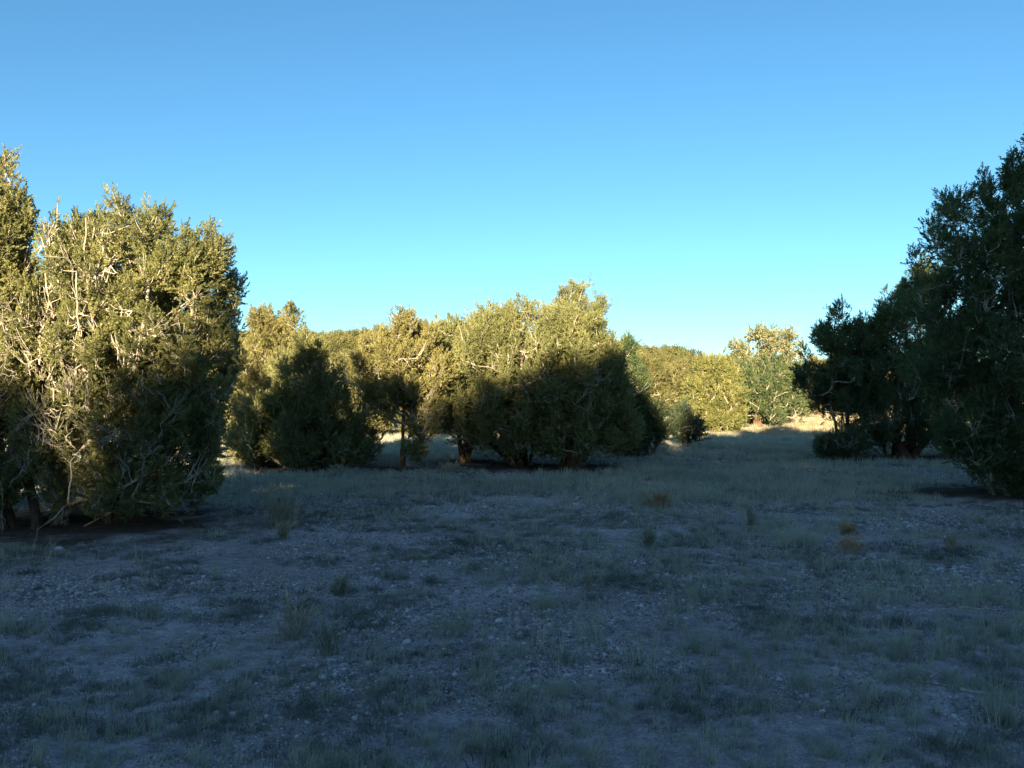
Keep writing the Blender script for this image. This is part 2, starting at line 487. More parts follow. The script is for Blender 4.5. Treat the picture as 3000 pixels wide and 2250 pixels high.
    for e in ends:
        c = pos[e]; td = unit(pos[e] - pos[par[e]])
        s = sid[e]
        rr = cl_r * rng.uniform(0.65, 1.35)
        dens = rng.uniform(0.5, 1.5); sparse = rng.rand() < 0.16
        if sparse: dens *= 0.22
        m_ = max(3, int(per * dens))
        o3 = rng.normal(0, 1, (m_, 3)); o3 /= np.linalg.norm(o3, axis=1)[:, None]
        u = rng.uniform(0.15, 1, m_)[:, None] ** 0.6
        ax = unit(td * 0.5 + np.array([0, 0, up]) + rng.normal(0, 0.2, 3))
        off = o3 * u * rr * 0.85
        al = off @ ax
        off += np.outer(al * stretch, ax)         # stretch along growth direction
        # taper towards the tip
        perp = off - np.outer(off @ ax, ax); tt = np.clip(off @ ax / (rr * 1.6), -1, 1)
        off -= perp * (np.clip(tt, 0, 1)[:, None] * 0.55)
        FP.append(c + off + ax * rr * 0.05)
        FD.append(o3 * 0.7 + ax * 0.8 + rng.normal(0, 0.3, (m_, 3)))
        for q in range(twig + (5 if sparse else 0)):
            ii = rng.randint(m_); tgt = c + off[ii] + ax * rr * 0.3
            st = pos[par[e]] if q % 2 else c
            P = bez(st, unit(tgt - st + rng.normal(0, 0.05, 3)), tgt, unit(ax), 4)
            tb[s].add(P, np.array([0.0045, 0.0038, 0.003, 0.002]) * twr * (tip_r / 0.0042), 3)
    FP = np.concatenate(FP); FD = np.concatenate(FD)
    keep = FP[:, 2] > 0.05
    if limbs:       # the heavy limbs stand free of foliage on the open side
        for ids in chain[:len(stems)]:
            for i in ids:
                q = pos[i]
                if q[2] < 1.2: continue
                near_ = (np.abs(FP[:, 0] - q[0]) < 0.085) & (np.abs(FP[:, 2] - q[2]) < 0.12) & (FP[:, 1] < q[1] + 0.05)
                keep &= ~(near_ & (rng.rand(len(FP)) < 0.75))
    FP, FD = FP[keep], FD[keep]
    for t_ in tb:
        t_.build("stem" if len(stems) > 1 else "trunk", [woodmat], root)
    # ---- dead bleached branches
    if dead:
        cand = [i for i in range(nn) if 0.006 < rad[i] < 0.05 and pos[i][2] > 0.35]
        ext = np.abs(pos[:, 0]).max()
        cand = [i for i in cand if abs(pos[i][0]) < ext * 0.72 and pos[i][2] < pos[:, 2].max() * 0.66] or cand
        if deadbox: 
            c2 = [i for i in cand if deadbox(pos[i])]
            cand = c2 or cand
        for k in range(dead):
            td_ = Tubes()
            j = cand[rng.randint(len(cand))]
            out = unit(np.array([pos[j][0] * 0.4, pos[j][1] * 0.5 - 0.5, 0.5]) + rng.normal(0, 0.5, 3))
            L_ = rng.uniform(0.25, 0.75)
            def twg(p, d, L_, r, lvl):
                n = 6; end = p + d * L_ + np.array([0, 0, 0.12 * L_])
                P = bez(p, d, end, unit(d + rng.normal(0, 0.5, 3)), n); P[1:-1] += rng.normal(0, 0.03 * L_, (n - 2, 3))
                td_.add(P, np.linspace(r, max(0.0018, r * 0.3), n), 4 if r < 0.01 else 5)
                if lvl > 0:
                    for _ in range(rng.randint(3, 6)):
                        i = rng.randint(1, n)
                        twg(P[i], unit(d * 0.8 + rng.normal(0, 0.55, 3)), L_ * rng.uniform(0.3, 0.55), r * 0.5, lvl - 1)
            twg(pos[j], out, L_, rng.uniform(0.006, 0.012), 2)
            td_.build("dead_branch", [M_DEAD], root)
    R = dirs_to_euler(FD, rng)
    S = sc_leaf * rng.uniform(0.7, 1.3, len(FP))
    cr = scatter("crown", pieces, FP, R, S, rng.randint(0, len(pieces), len(FP)), [leafmat], root)
    cr['kind'] = 'stuff'
    return cr

TREE_SPOTS = []   # (x, y, radius) for the needle litter
def px_tree(name, label, cat, d, base_px, lobes_px, seed, n_cl, per, stems=5, group=None, depth=1.0, both=True, spread=0.6, stem_px=None, **kw):
    """a tree at depth d; lobes given as they would measure at that depth (pixels of the 3000 px frame)"""
    s = d / F
    bx = (base_px - 1500) * s; bz = hz(bx, d)
    root = empty(name, (bx, d, bz), label, cat, group)
    rng = np.random.RandomState(seed + 500)
    L_ = []
    xs = [(l[0] - 1500) * s - bx for l in lobes_px]
    W = max(abs(min(xs)), max(xs), 0.5)
    for l in lobes_px:
        x = (l[0] - 1500) * s - bx; z = CAM_H + (HZ - l[1]) * s - bz
        rx, rz = l[2] * s, l[3] * s
        z -= min(0.16, rz * 0.2); rx = max(rx * 0.7, rx - 0.08); rz = max(rz * 0.7, rz - 0.12)
        ry = (rx + rz) / 2 * depth
        y0 = l[4] if len(l) > 4 else 0.0
        room = max(0.0, (W * W - x * x)) ** 0.5 * 0.55 * depth
        if both and room > 0.25:
            for q_ in (-0.85, 0.85):     # front and back lobes, sized so that the crown stays even in outline
                k_ = (d + q_ * room) / d; X_ = (x + bx) * k_ - bx; Z_ = CAM_H + (z + bz - CAM_H) * k_ - bz
                L_.append((X_, y0 + q_ * room, Z_, rx * k_, ry, rz * k_))
        else:
            L_.append((x, y0, z, rx, ry, rz))
    big = sorted(range(len(L_)), key=lambda i: -L_[i][2])
    st = []
    if stems == 1:
        i = big[0]; st.append(((0, 0), (L_[i][0], L_[i][1], L_[i][2] + L_[i][5] * 0.3)))
    else:
        idx = [big[int(k * (len(big) - 1) / (stems - 1) * 0.8)] for k in range(stems)]
        for k, i in enumerate(idx):
            a = 2 * pi * k / stems + rng.rand()
            fx, fy = spread * 0.28 * math.cos(a), spread * 0.28 * math.sin(a)
            if stem_px: fx += ((stem_px[k % len(stem_px)]) - base_px) * s
            st.append(((fx, fy), (L_[i][0] * 0.9, L_[i][1] * 0.9, max(0.9, L_[i][2] + L_[i][5] * 0.1))))
    grow_tree(seed, L_, st, n_cl, per, root, single=(stems == 1), **kw)
    TREE_SPOTS.append((bx, d, W + 0.35))
    return root

G = lambda *a: a
# ------------------------------------------------------------------ near trees
px_tree("juniper_tree", "tall sunlit juniper cut off by the left edge with pale bare twigs", "tree", 10.6, 60,
        [(-5, 480, 42, 50), (-70, 560, 90, 110), (-10, 640, 90, 130), (-90, 800, 170, 200), (0, 840, 110, 170), (-60, 1040, 190, 180), (30, 1110, 110, 150), (-60, 1250, 210, 130), (-80, 1380, 120, 70), (-20, 1440, 80, 40), (20, 1360, 60, 50)],
        101, 500, 66, stems=6, dead=80, limbs=True, twig=7, twr=1.9, spread=0.9, trunk_r=0.064, stretch=1.5, sc_leaf=0.9, cl_r=0.145)
px_tree("juniper_tree", "juniper just outside the left edge, its shadow on the trees behind", "tree", 10.8, -420,
        [(-430, 600, 120, 110), (-330, 700, 110, 140), (-520, 780, 140, 160), (-400, 900, 200, 200), (-400, 1150, 220, 200)],
        120, 200, 60, stems=4, dead=0, trunk_r=0.09, cl_r=0.2)
px_tree("juniper_tree", "broad golden many-stemmed juniper filling the left, lit trunk at its foot", "tree", 11.2, 240,
        [(165, 700, 60, 75), (235, 670, 62, 70), (335, 665, 80, 80), (460, 680, 66, 75), (545, 760, 70, 90), (615, 740, 52, 90), (645, 870, 58, 130), (300, 800, 170, 150), (500, 870, 140, 180),
         (220, 1000, 150, 170), (420, 1060, 180, 160), (620, 1060, 90, 170), (500, 1230, 150, 130), (240, 1210, 170, 120), (370, 1350, 130, 80), (600, 1300, 60, 90), (120, 900, 55, 130), (560, 1400, 110, 60), (120, 1340, 80, 60), (430, 1440, 110, 45), (250, 1395, 80, 40), (180, 1420, 70, 35), (320, 1440, 80, 35)],
        102, 860, 66, stems=9, dead=150, limbs=True, twig=7, twr=1.9, spread=1.5, trunk_r=0.064, stretch=1.5, sc_leaf=0.9, cl_r=0.145)
px_tree("juniper_tree", "pale gold juniper with two ragged tops just right of the broad left juniper", "tree", 23.0, 790,
        [(770, 955, 45, 60), (855, 950, 52, 62), (800, 1060, 95, 110), (760, 1180, 80, 130), (860, 1180, 110, 120), (810, 1290, 130, 75)],
        103, 420, 70, stems=4, dead=45, sc_leaf=1.15, cl_r=0.21, tip_r=0.005, trunk_r=0.13, leafmat=M_JUN_GOLD)
px_tree("juniper_tree", "dark shaded juniper sloping down to the right, in front of the gold one", "tree", 21.2, 905,
        [(905, 1020, 48, 55), (870, 1110, 95, 95), (955, 1150, 75, 80), (800, 1230, 110, 110), (900, 1240, 120, 100), (1020, 1255, 70, 65), (930, 1310, 160, 55), (1085, 1315, 40, 40), (725, 1290, 60, 75)],
        104, 460, 74, stems=5, dead=35, sc_leaf=1.15, cl_r=0.21, tip_r=0.005, trunk_r=0.12, leafmat=M_JUN)
px_tree("juniper_tree", "slender orange-tinted juniper on a single straight trunk, open below its crown", "tree", 20.6, 1182,
        [(1178, 950, 45, 50), (1245, 975, 50, 45), (1110, 1000, 60, 42), (1190, 1030, 95, 55), (1070, 1065, 50, 50), (1265, 1070, 62, 62), (1120, 1120, 100, 50), (1215, 1150, 95, 60), (1250, 1205, 62, 34), (1120, 1190, 60, 30), (1235, 1255, 55, 30), (1225, 1312, 42, 22, -0.3)],
        105, 260, 60, stems=1, dead=25, sc_leaf=1.1, cl_r=0.19, tip_r=0.005, trunk_r=0.065, leafmat=M_JUN_GOLD, lo_clear=0.3)
px_tree("juniper_tree", "greyish gold juniper between the slender juniper and the central dome", "tree", 23.5, 1360,
        [(1325, 975, 60, 42), (1390, 985, 60, 55), (1290, 1050, 65, 70), (1370, 1070, 90, 90), (1320, 1160, 95, 80), (1400, 1190, 80, 90)],
        106, 360, 66, stems=4, dead=50, sc_leaf=1.2, cl_r=0.21, tip_r=0.005, trunk_r=0.11)
px_tree("juniper_tree", "left half of the central domed pair of junipers, golden top over dark base", "tree", 21.6, 1530,
        [(1430, 955, 70, 55), (1500, 925, 60, 45), (1570, 915, 60, 45), (1410, 1030, 95, 80), (1530, 1020, 110, 90), (1390, 1150, 85, 90), (1500, 1160, 130, 110), (1440, 1250, 120, 70), (1335, 1195, 65, 50), (1560, 1280, 110, 60)],
        107, 500, 60, stems=6, dead=35, sc_leaf=1.12, cl_r=0.20, tip_r=0.005, trunk_r=0.13, stretch=1.4, stem_px=[1520, 1545], lo_clear=0.35)
px_tree("juniper_tree", "right half of the central domed pair of junipers, standing on a pale thick trunk", "tree", 21.0, 1665,
        [(1640, 940, 65, 50), (1720, 975, 65, 55), (1770, 1040, 62, 75), (1660, 1030, 110, 85), (1812, 1130, 44, 90), (1740, 1130, 110, 110), (1640, 1170, 110, 120), (1700, 1260, 140, 75), (1800, 1250, 80, 60)],
        108, 520, 60, stems=5, dead=25, sc_leaf=1.12, cl_r=0.20, tip_r=0.005, trunk_r=0.14, spread=0.7, lo_clear=0.35)
px_tree("pinyon_pine", "grey-green pinyon pine poking up behind the central junipers", "tree", 28.0, 1690,
        [(1650, 885, 34, 28), (1690, 862, 40, 26), (1738, 892, 42, 34), (1700, 930, 66, 46), (1690, 1010, 80, 60), (1690, 1120, 90, 70)],
        109, 190, 40, stems=1, dead=4, sc_leaf=2.1, cl_r=0.28, tip_r=0.007, trunk_r=0.1, leafmat=M_JUN, pieces=NEEDLES, lo_clear=1.0)
px_tree("juniper_tree", "narrow dark juniper against the right flank of the central pair", "tree", 26.5, 1850,
        [(1832, 1045, 26, 42), (1845, 1115, 38, 70), (1838, 1200, 48, 75), (1840, 1270, 52, 40)],
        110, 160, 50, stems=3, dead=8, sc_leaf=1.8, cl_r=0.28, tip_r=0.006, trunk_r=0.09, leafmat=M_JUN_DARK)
px_tree("juniper_bush", "low dark juniper bush at the right foot of the central pair", "bush", 27.5, 1905,
        [(1890, 1230, 50, 50), (1930, 1255, 40, 35), (1860, 1265, 45, 35)],
        111, 100, 30, stems=3, dead=5, sc_leaf=1.8, cl_r=0.25, tip_r=0.005, trunk_r=0.05, leafmat=M_JUN_DARK)
px_tree("juniper_bush", "small blue-grey bush left of the lone sunlit juniper", "bush", 33.0, 2003,
        [(1998, 1225, 32, 30), (2010, 1250, 46, 30), (2035, 1262, 30, 22)],
        112, 90, 26, stems=3, dead=4, sc_leaf=1.9, cl_r=0.25, tip_r=0.005, trunk_r=0.04, leafmat=M_PINE)
px_tree("juniper_tree", "lone sunlit juniper standing at the edge of the bright grass strip", "tree", 50.0, 2098,
        [(2080, 1090, 40, 38), (2120, 1110, 42, 45), (2045, 1140, 48, 36), (2110, 1165, 60, 50), (2060, 1185, 50, 35), (2150, 1185, 24, 38), (2145, 1235, 30, 22), (2095, 1230, 55, 22)],
        113, 260, 34, stems=1, dead=20, sc_leaf=3.0, cl_r=0.38, tip_r=0.009, trunk_r=0.2, leafmat=M_JUN_LIME)
px_tree("pinyon_pine", "airy pale-topped pine rising behind the bright grass strip", "tree", 64.0, 2245,
        [(2175, 1010, 36, 26), (2225, 985, 38, 24), (2285, 985, 46, 28), (2325, 1020, 34, 34), (2200, 1060, 50, 40), (2270, 1060, 70, 45), (2240, 1130, 95, 50), (2210, 1190, 80, 35)],
        114, 240, 20, stems=1, dead=16, sc_leaf=3.4, cl_r=0.46, tip_r=0.012, trunk_r=0.2, leafmat=M_PALE, pieces=LEAVES)
px_tree("juniper_tree", "pointed dark juniper with bare lower limbs at the right end of the grass strip", "tree", 24.8, 2480,
        [(2452, 915, 26, 32), (2412, 975, 34, 42), (2500, 965, 40, 42), (2450, 1000, 55, 45), (2365, 1040, 34, 40), (2380, 1110, 55, 60), (2470, 1100, 80, 75), (2530, 1060, 60, 80), (2545, 1000, 40, 50), (2430, 1180, 80, 38), (2470, 1290, 75, 40), (2550, 1240, 70, 50), (2420, 1310, 50, 25), (2540, 1150, 60, 60)],
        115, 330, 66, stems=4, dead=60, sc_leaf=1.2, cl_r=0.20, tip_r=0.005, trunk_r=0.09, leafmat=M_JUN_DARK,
        deadbox=lambda p: p[2] < 1.3)
px_tree("juniper_tree", "large dark juniper on clustered thick trunks beside the pointed one", "tree", 25.5, 2640,
        [(2580, 1000, 50, 48), (2640, 940, 55, 60), (2710, 870, 60, 70), (2570, 960, 45, 50), (2545, 1050, 60, 75), (2560, 1150, 70, 70), (2700, 1250, 90, 50), (2620, 900, 50, 55), (2660, 860, 50, 50), (2725, 810, 55, 50), (2600, 1090, 90, 80), (2720, 1050, 110, 110), (2620, 1180, 120, 60), (2760, 1180, 110, 70), (2840, 1050, 90, 140), (2780, 1280, 110, 40), (2580, 1270, 50, 35)],
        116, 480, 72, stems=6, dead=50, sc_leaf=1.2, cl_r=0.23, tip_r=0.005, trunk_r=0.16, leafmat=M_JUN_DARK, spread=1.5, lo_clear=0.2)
px_tree("juniper_tree", "tallest dark juniper leaning in from the right edge, only its tip sunlit", "tree", 14.5, 2975,
        [(2900, 560, 38, 30), (2810, 610, 48, 42), (2740, 710, 42, 42), (2690, 765, 20, 16), (3000, 500, 40, 60), (2960, 620, 80, 110), (2870, 730, 90, 90), (2970, 850, 130, 150),
         (2790, 870, 95, 95), (2720, 900, 60, 60), (2880, 1010, 150, 130), (2760, 1060, 90, 90), (2980, 1160, 170, 130), (2860, 1230, 130, 80), (3130, 440, 120, 150), (3150, 720, 170, 220), (3150, 1050, 170, 220), (2960, 1330, 160, 80), (2890, 1390, 90, 45), (3060, 1400, 130, 50), (2830, 1290, 85, 45)],
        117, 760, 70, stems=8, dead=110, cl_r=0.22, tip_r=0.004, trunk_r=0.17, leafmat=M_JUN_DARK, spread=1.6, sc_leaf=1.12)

px_tree("juniper_tree", "added dark juniper standing in for the shade on the lower half of the pale-topped pine", "tree", 61.0, 2215,
        [(2185, 1105, 42, 42), (2250, 1090, 52, 42), (2310, 1100, 50, 45), (2190, 1160, 50, 38), (2240, 1140, 50, 45), (2300, 1160, 55, 45), (2210, 1205, 70, 28), (2290, 1205, 75, 28)],
        118, 240, 28, stems=3, dead=8, sc_leaf=3.2, cl_r=0.4, tip_r=0.01, trunk_r=0.12, leafmat=M_JUN_DARK)  # extra tree; its dark foliage replaces the shade across the pine's lower half
# ------------------------------------------------------------------ middle-distance trees (built once, then copied with their parts)
def generic_tree(name, seed, h, w, label, cat, x, y, leafmat, n_cl=210, per=20, sc_leaf=3.2, pieces=SPRAYS, group=None, airy=1.0):
    rng = np.random.RandomState(seed)
    root = empty(name, (x, y, hz(x, y)), label, cat, group)
    lobes = []
    for k in range(9):
        a = rng.uniform(0, 2 * pi); t = rng.uniform(0.25, 0.85)
        r_ = w * 0.55 * rng.uniform(0.3, 1.0) * (1.15 - t * 0.7)
        lobes.append((r_ * math.cos(a), r_ * math.sin(a), h * t, w * rng.uniform(0.28, 0.42), w * rng.uniform(0.28, 0.42), h * rng.uniform(0.14, 0.24)))
    lobes.append((0, 0, h * 0.8, w * 0.25, w * 0.25, h * 0.2)); lobes.append((0, 0, h * 0.3, w * 0.7, w * 0.7, h * 0.2))
    st = [((0.1 * math.cos(a), 0.1 * math.sin(a)), (w * .3 * math.cos(a), w * .3 * math.sin(a), h * 0.75)) for a in (0.3, 2.4, 4.4)]
    grow_tree(seed, lobes, st, n_cl, per, root, leafmat=leafmat, pieces=pieces, cl_r=0.36, tip_r=0.009, trunk_r=0.13, dead=0, sc_leaf=sc_leaf, twig=2)
    return root
def copy_tree(root, x, y, rz, s, label, group, sz=None):
    c = root.copy(); link(c)
    c.location = (x, y, hz(x, y) - 0.03); c.rotation_euler = (0, 0, rz); c.scale = (s, s, sz or s)
    c['label'] = label
    if group: c['group'] = group
    for ch in list(root.children):
        k = ch.copy(); link(k, c)
    return c
def at_px(px, d): return (px - 1500) / F * d

GR_M = "junipers along the far side of the meadow"
v1 = generic_tree("juniper_tree", 201, 5.0, 2.6, "round sunlit juniper behind the low bush beside the central pair", "tree", at_px(1905, 68), 68, M_FAR, group=GR_M)
v2 = generic_tree("juniper_tree", 202, 4.6, 2.3, "bushy olive juniper left of and behind the lone sunlit juniper", "tree", at_px(1975, 72), 72, M_FAR, group=GR_M)
v3 = generic_tree("juniper_tree", 203, 5.4, 2.0, "taller dull green juniper behind the lone sunlit juniper", "tree", at_px(2060, 76), 76, M_FAR, group=GR_M)
mids = [  # px, depth, variant, scale, label
    (1945, 84, v1, 1.1, "juniper crown seen above the far meadow between two nearer ones, left of the lone juniper"),
    (2020, 90, v2, 1.15, "small rounded juniper crown at the hill foot above the blue-grey bush"),
    (2118, 74, v1, 1.0, "golden juniper rising just behind the top of the lone sunlit juniper"),
    (2165, 66, v2, 0.95, "low olive juniper left of the airy pale-topped pine"),
    (2175, 86, v3, 1.1, "juniper at the hill foot between the lone juniper and the pale-topped pine"),
    (2330, 70, v2, 1.0, "shaded juniper to the right of the pale-topped pine"),
    (2395, 74, v1, 1.0, "shaded juniper behind the left limbs of the pointed dark juniper"),
    (2455, 78, v3, 1.0, "juniper hidden mostly by the pointed dark juniper"),
    (2550, 72, v2, 1.1, "juniper glimpsed between the pointed and the large dark junipers"),
    (2640, 75, v1, 1.1, "juniper glimpsed behind the clustered thick trunks at the right"),
    (2750, 70, v3, 1.1, "juniper glimpsed under the branches of the tallest dark juniper"),
    (2870, 72, v2, 1.1, "juniper in the distance behind the lower limbs at the right edge"),
    (1250, 44, v2, 0.9, "sunlit juniper showing through right of the slender trunk"),
    (1130, 48, v1, 0.9, "bright yellow juniper showing through the open crown of the slender juniper"),
    (1060, 44, v2, 0.85, "sunlit juniper behind the sloping shoulder of the dark left juniper"),
    (985, 50, v3, 0.85, "juniper top between the gold left juniper and the slender one"),
    (1190, 58, v3, 0.9, "juniper farther back directly behind the slender trunk"),
    (1330, 60, v1, 0.9, "juniper behind the left side of the central pair"),
    (1440, 52, v2, 0.9, "juniper behind the open base of the central pair"),
    (1620, 56, v1, 0.9, "yellow juniper seen through the gap in the central pair"),
    (1760, 60, v3, 0.8, "juniper far behind the right half of the central pair"),
    (900, 56, v1, 0.85, "juniper behind the two ragged gold tops"),
    (690, 40, v2, 0.9, "juniper in the gap beside the broad left juniper"),
    (560, 36, v3, 0.9, "juniper seen through the broad left juniper from behind"),
    (430, 42, v1, 1.0, "juniper far behind the stems of the broad left juniper"),
    (200, 38, v2, 1.0, "juniper far behind the gap between the two left junipers"),
    (3150, 40, v1, 1.0, "juniper beyond the right edge of the frame, behind the tallest dark juniper"),
    (3420, 30, v2, 1.1, "juniper farther right outside the frame"),
    (20, 40, v3, 1.0, "juniper far behind the leftmost juniper"),
]
for i, (px, d, v, s, lab) in enumerate(mids):
    copy_tree(v, at_px(px, d), d, (i * 2.1) % 6.28, s, lab, GR_M)

# trees on the rise behind the viewer: they throw the long shadows over the clearing
GR_B = "junipers on the rise behind the viewer"
def skyline(x):    # height reached by the treetops of the rise at y = -30
    pts = [(-40, 12.5), (-22, 9.9), (-15.7, 9.6), (-13.5, 9.35), (-12.0, 9.35), (-11.0, 10.0), (-10.3, 11.9), (-9.6, 12.0), (-8.4, 12.0), (-7.0, 12.3), (-5.5, 12.9), (-3.0, 13.5), (0, 14.4), (1.5, 15.6), (3.0, 16.2), (4.5, 15.2), (9, 14.8), (14, 14.0), (30, 13.0)]
    return float(np.interp(x, [p[0] for p in pts], [p[1] for p in pts]))
k = 0
vv = [v1, v2, v3]; vh = [5.4, 4.9, 6.0]
rear = [(-30 + 2.05 * i + 0.4 * math.sin(i * 5.1), -30 + 1.6 * math.sin(i * 2.3)) for i in range(26)] + [(-29 + 2.05 * i, -34.5 + 1.2 * math.sin(i * 3.1)) for i in range(26)]
for bx, y in rear:
    g = hz(bx, y); hh = skyline(bx - (y + 30) * 0.176) - g - (y + 30) * 0.188
    v = vv[k % 3]; s = max(0.35, hh / vh[k % 3])
    copy_tree(v, bx, y, k * 1.3, max(0.55, s * 0.9), "juniper on the rise behind the viewer, its shadow on the clearing", GR_B, sz=s)
    k += 1

# ------------------------------------------------------------------ hill trees: one small mesh per kind, shared by the copies
def hill_tree_mesh(seed, leafmat):
    rng = np.random.RandomState(seed)
    V, Fc = [], []
    n = 520; base = 0
    cl = []
    for k in range(26):
        d = unit(rng.normal(0, 1, 3)); d[2] = abs(d[2]) * 1.0 - 0.15
        cl.append(np.array([d[0] * 1.25, d[1] * 1.25, 1.5 + d[2] * 1.9]) * rng.uniform(0.75, 1.08))
    cl = np.array(cl)
    for i in range(n * 2):
        c = cl[rng.randint(len(cl))]; p = c + rng.normal(0, 0.30, 3)
        if p[2] < 0.1: continue
        d = unit(rng.normal(0, 1, 3) + np.array([0, 0, 0.5])); u = unit(rng.normal(0, 1, 3))
        s = unit(np.cross(d, u)); L_ = rng.uniform(0.16, 0.34)
        V += [p - s * L_ * 0.35, p + d * L_, p + s * L_ * 0.35 - d * L_ * 0.2]
        Fc.append((base, base + 1, base + 2)); base += 3
    mi = [0] * len(Fc)
    for k in range(3):
        a = k * 2.1; q = [np.array([0.08 * math.cos(a + j * 2.1), 0.08 * math.sin(a + j * 2.1), -0.2]) for j in range(3)]
        top = np.array([0.6 * math.cos(a), 0.6 * math.sin(a), 2.2])
        V += q + [top]
        for j in range(3): Fc.append((base + j, base + (j + 1) % 3, base + 3)); mi.append(1)
        base += 4
    me = mesh_np("hill_juniper", np.array(V), np.array(Fc), [leafmat, M_WOOD], False)
    me.polygons.foreach_set('material_index', np.array(mi, np.int32))
    return me
HM = [hill_tree_mesh(300 + i, [M_FAR, M_JUN, M_FAR, M_FAR][i]) for i in range(4)]
rng = np.random.RandomState(44)
GR_H = "junipers dotted over the far hillside"
cnt = 0; placed = []
while cnt < 290:
    d = rng.uniform(92, 285) ; px = rng.uniform(880, 2420)
    if px > 2150 and rng.rand() < 0.6: continue
    x = at_px(px, d)
    if any((x - a) ** 2 + (d - b_) ** 2 < 9 for a, b_ in placed): continue
    placed.append((x, d))
    o = bpy.data.objects.new("hill_juniper", HM[cnt % 4]); link(o)
    s = rng.uniform(0.8, 1.5)
    o.location = (x, d, hz(x, d) - 0.1); o.rotation_euler = (0, 0, rng.uniform(0, 6.28)); o.scale = (s * 1.15, s * 1.15, s)
    side = "small juniper on the far hillside left of the central pair" if px < 1500 else "small juniper on the far hillside right of the central pair"
    tag(o, side, "tree", GR_H + (" left of the central pair" if px < 1500 else " right of the central pair"))
    cnt += 1
# the wood on the rest of the hill reads as one mass
P = []
while len(P) < 2600:
    d = rng.uniform(110, 420); x = rng.uniform(-0.85, 0.85) * d
    P.append((x, d))
P = np.array(P); hv = []
def me_arrays(me):
    v = np.zeros(len(me.vertices) * 3); me.vertices.foreach_get('co', v)
    f = np.zeros(len(me.loops), np.int32); me.loops.foreach_get('vertex_index', f)
    return v.reshape(-1, 3), f.reshape(-1, 3)
o = scatter("far_juniper_wood", [me_arrays(h) for h in HM[:3]], np.c_[P, H(P[:, 0], P[:, 1]) - 0.1],
            np.c_[np.zeros((len(P), 2)), rng.uniform(0, 6.28, len(P))], rng.uniform(0.8, 1.4, len(P)), rng.randint(0, 3, len(P)), [M_FAR])
tag(o, "juniper woodland merging into one mass over the far hill", "wood", kind='stuff')

# ------------------------------------------------------------------ ground sheet
n = 460
u = np.linspace(-1, 1, n)
gx = 1.2 * np.sinh(u * 7.3); gy = 1.2 * np.sinh(u * 7.3) + 6
X, Y = np.meshgrid(gx, gy)
Z = H(X, Y)
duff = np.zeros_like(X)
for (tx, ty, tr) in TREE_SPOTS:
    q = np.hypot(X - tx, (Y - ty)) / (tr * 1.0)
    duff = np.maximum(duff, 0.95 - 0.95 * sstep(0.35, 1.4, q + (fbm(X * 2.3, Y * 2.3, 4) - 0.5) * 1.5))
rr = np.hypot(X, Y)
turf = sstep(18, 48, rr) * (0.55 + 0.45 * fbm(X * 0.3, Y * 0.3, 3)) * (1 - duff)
V = np.stack([X, Y, Z], -1).reshape(-1, 3)
i = np.arange(n - 1)[:, None] * n + np.arange(n - 1)[None]
Fc = np.stack([i, i + 1, i + n + 1, i + n], -1).reshape(-1, 4)
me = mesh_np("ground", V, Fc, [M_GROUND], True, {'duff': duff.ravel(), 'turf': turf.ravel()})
g_o = bpy.data.objects.new("ground", me); link(g_o); g_o['kind'] = 'structure'

def duff_at(x, y):
    d = np.zeros_like(x)
    for (tx, ty, tr) in TREE_SPOTS:
        q = np.hypot(x - tx, y - ty) / tr
        d = np.maximum(d, 1 - sstep(0.6, 1.15, q))
    return d

# ------------------------------------------------------------------ gravel
def ico(rng, flat=0.6):
    import bmesh
    bm = bmesh.new(); bmesh.ops.create_icosphere(bm, subdivisions=1, radius=1.0)
    V = np.array([v.co[:] for v in bm.verts]); Fc = np.array([[v.index for v in f.verts] for f in bm.faces]); bm.free()
    V = V * (1 + rng.normal(0, 0.10, (len(V), 1))) * np.array([rng.uniform(0.8, 1.2), rng.uniform(0.7, 1.0), flat * rng.uniform(0.8, 1.2)])
    return V, Fc
rng = np.random.RandomState(5)
PEB = [ico(rng) for _ in range(7)]
def wedge(nm, dmin, dmax, power=1.0, margin=1.12):
    """points spread over the ground in view: density falls with distance as power grows"""
    u_ = rng.rand(nm); a, b_ = dmin ** power, dmax ** power
    d = (a + u_ * (b_ - a)) ** (1 / power)
    x = rng.uniform(-0.645 * margin, 0.645 * margin, nm) * d
    return x, d
x, d = wedge(300000, 2.6, 26, 0.7, 1.2)
bare = fbm(x * 0.55 + 3, d * 0.55, 3) + 0.25 * (fbm(x * 2.2, d * 2.2 + 50, 2) - 0.5)
keep = (bare > 0.38 + 0.2 * rng.rand(len(x))) & (duff_at(x, d) < 0.3)
x, d, bare = x[keep], d[keep], bare[keep]
S = 0.0046 * np.exp(rng.normal(0, 0.5, len(x))) * (1 + 0.06 * d) * (1 + 0.5 * sstep(0.56, 0.70, bare))
o = scatter("gravel", PEB, np.c_[x, d, H(x, d) + S * 0.15], np.c_[rng.normal(0, 0.25, (len(x), 2)), rng.uniform(0, 6.28, len(x))],
            S, rng.randint(0, 7, len(x)), [M_PEB], smooth=True)
tag(o, "fine grey gravel covering the bare soil of the clearing", "gravel", kind='stuff')

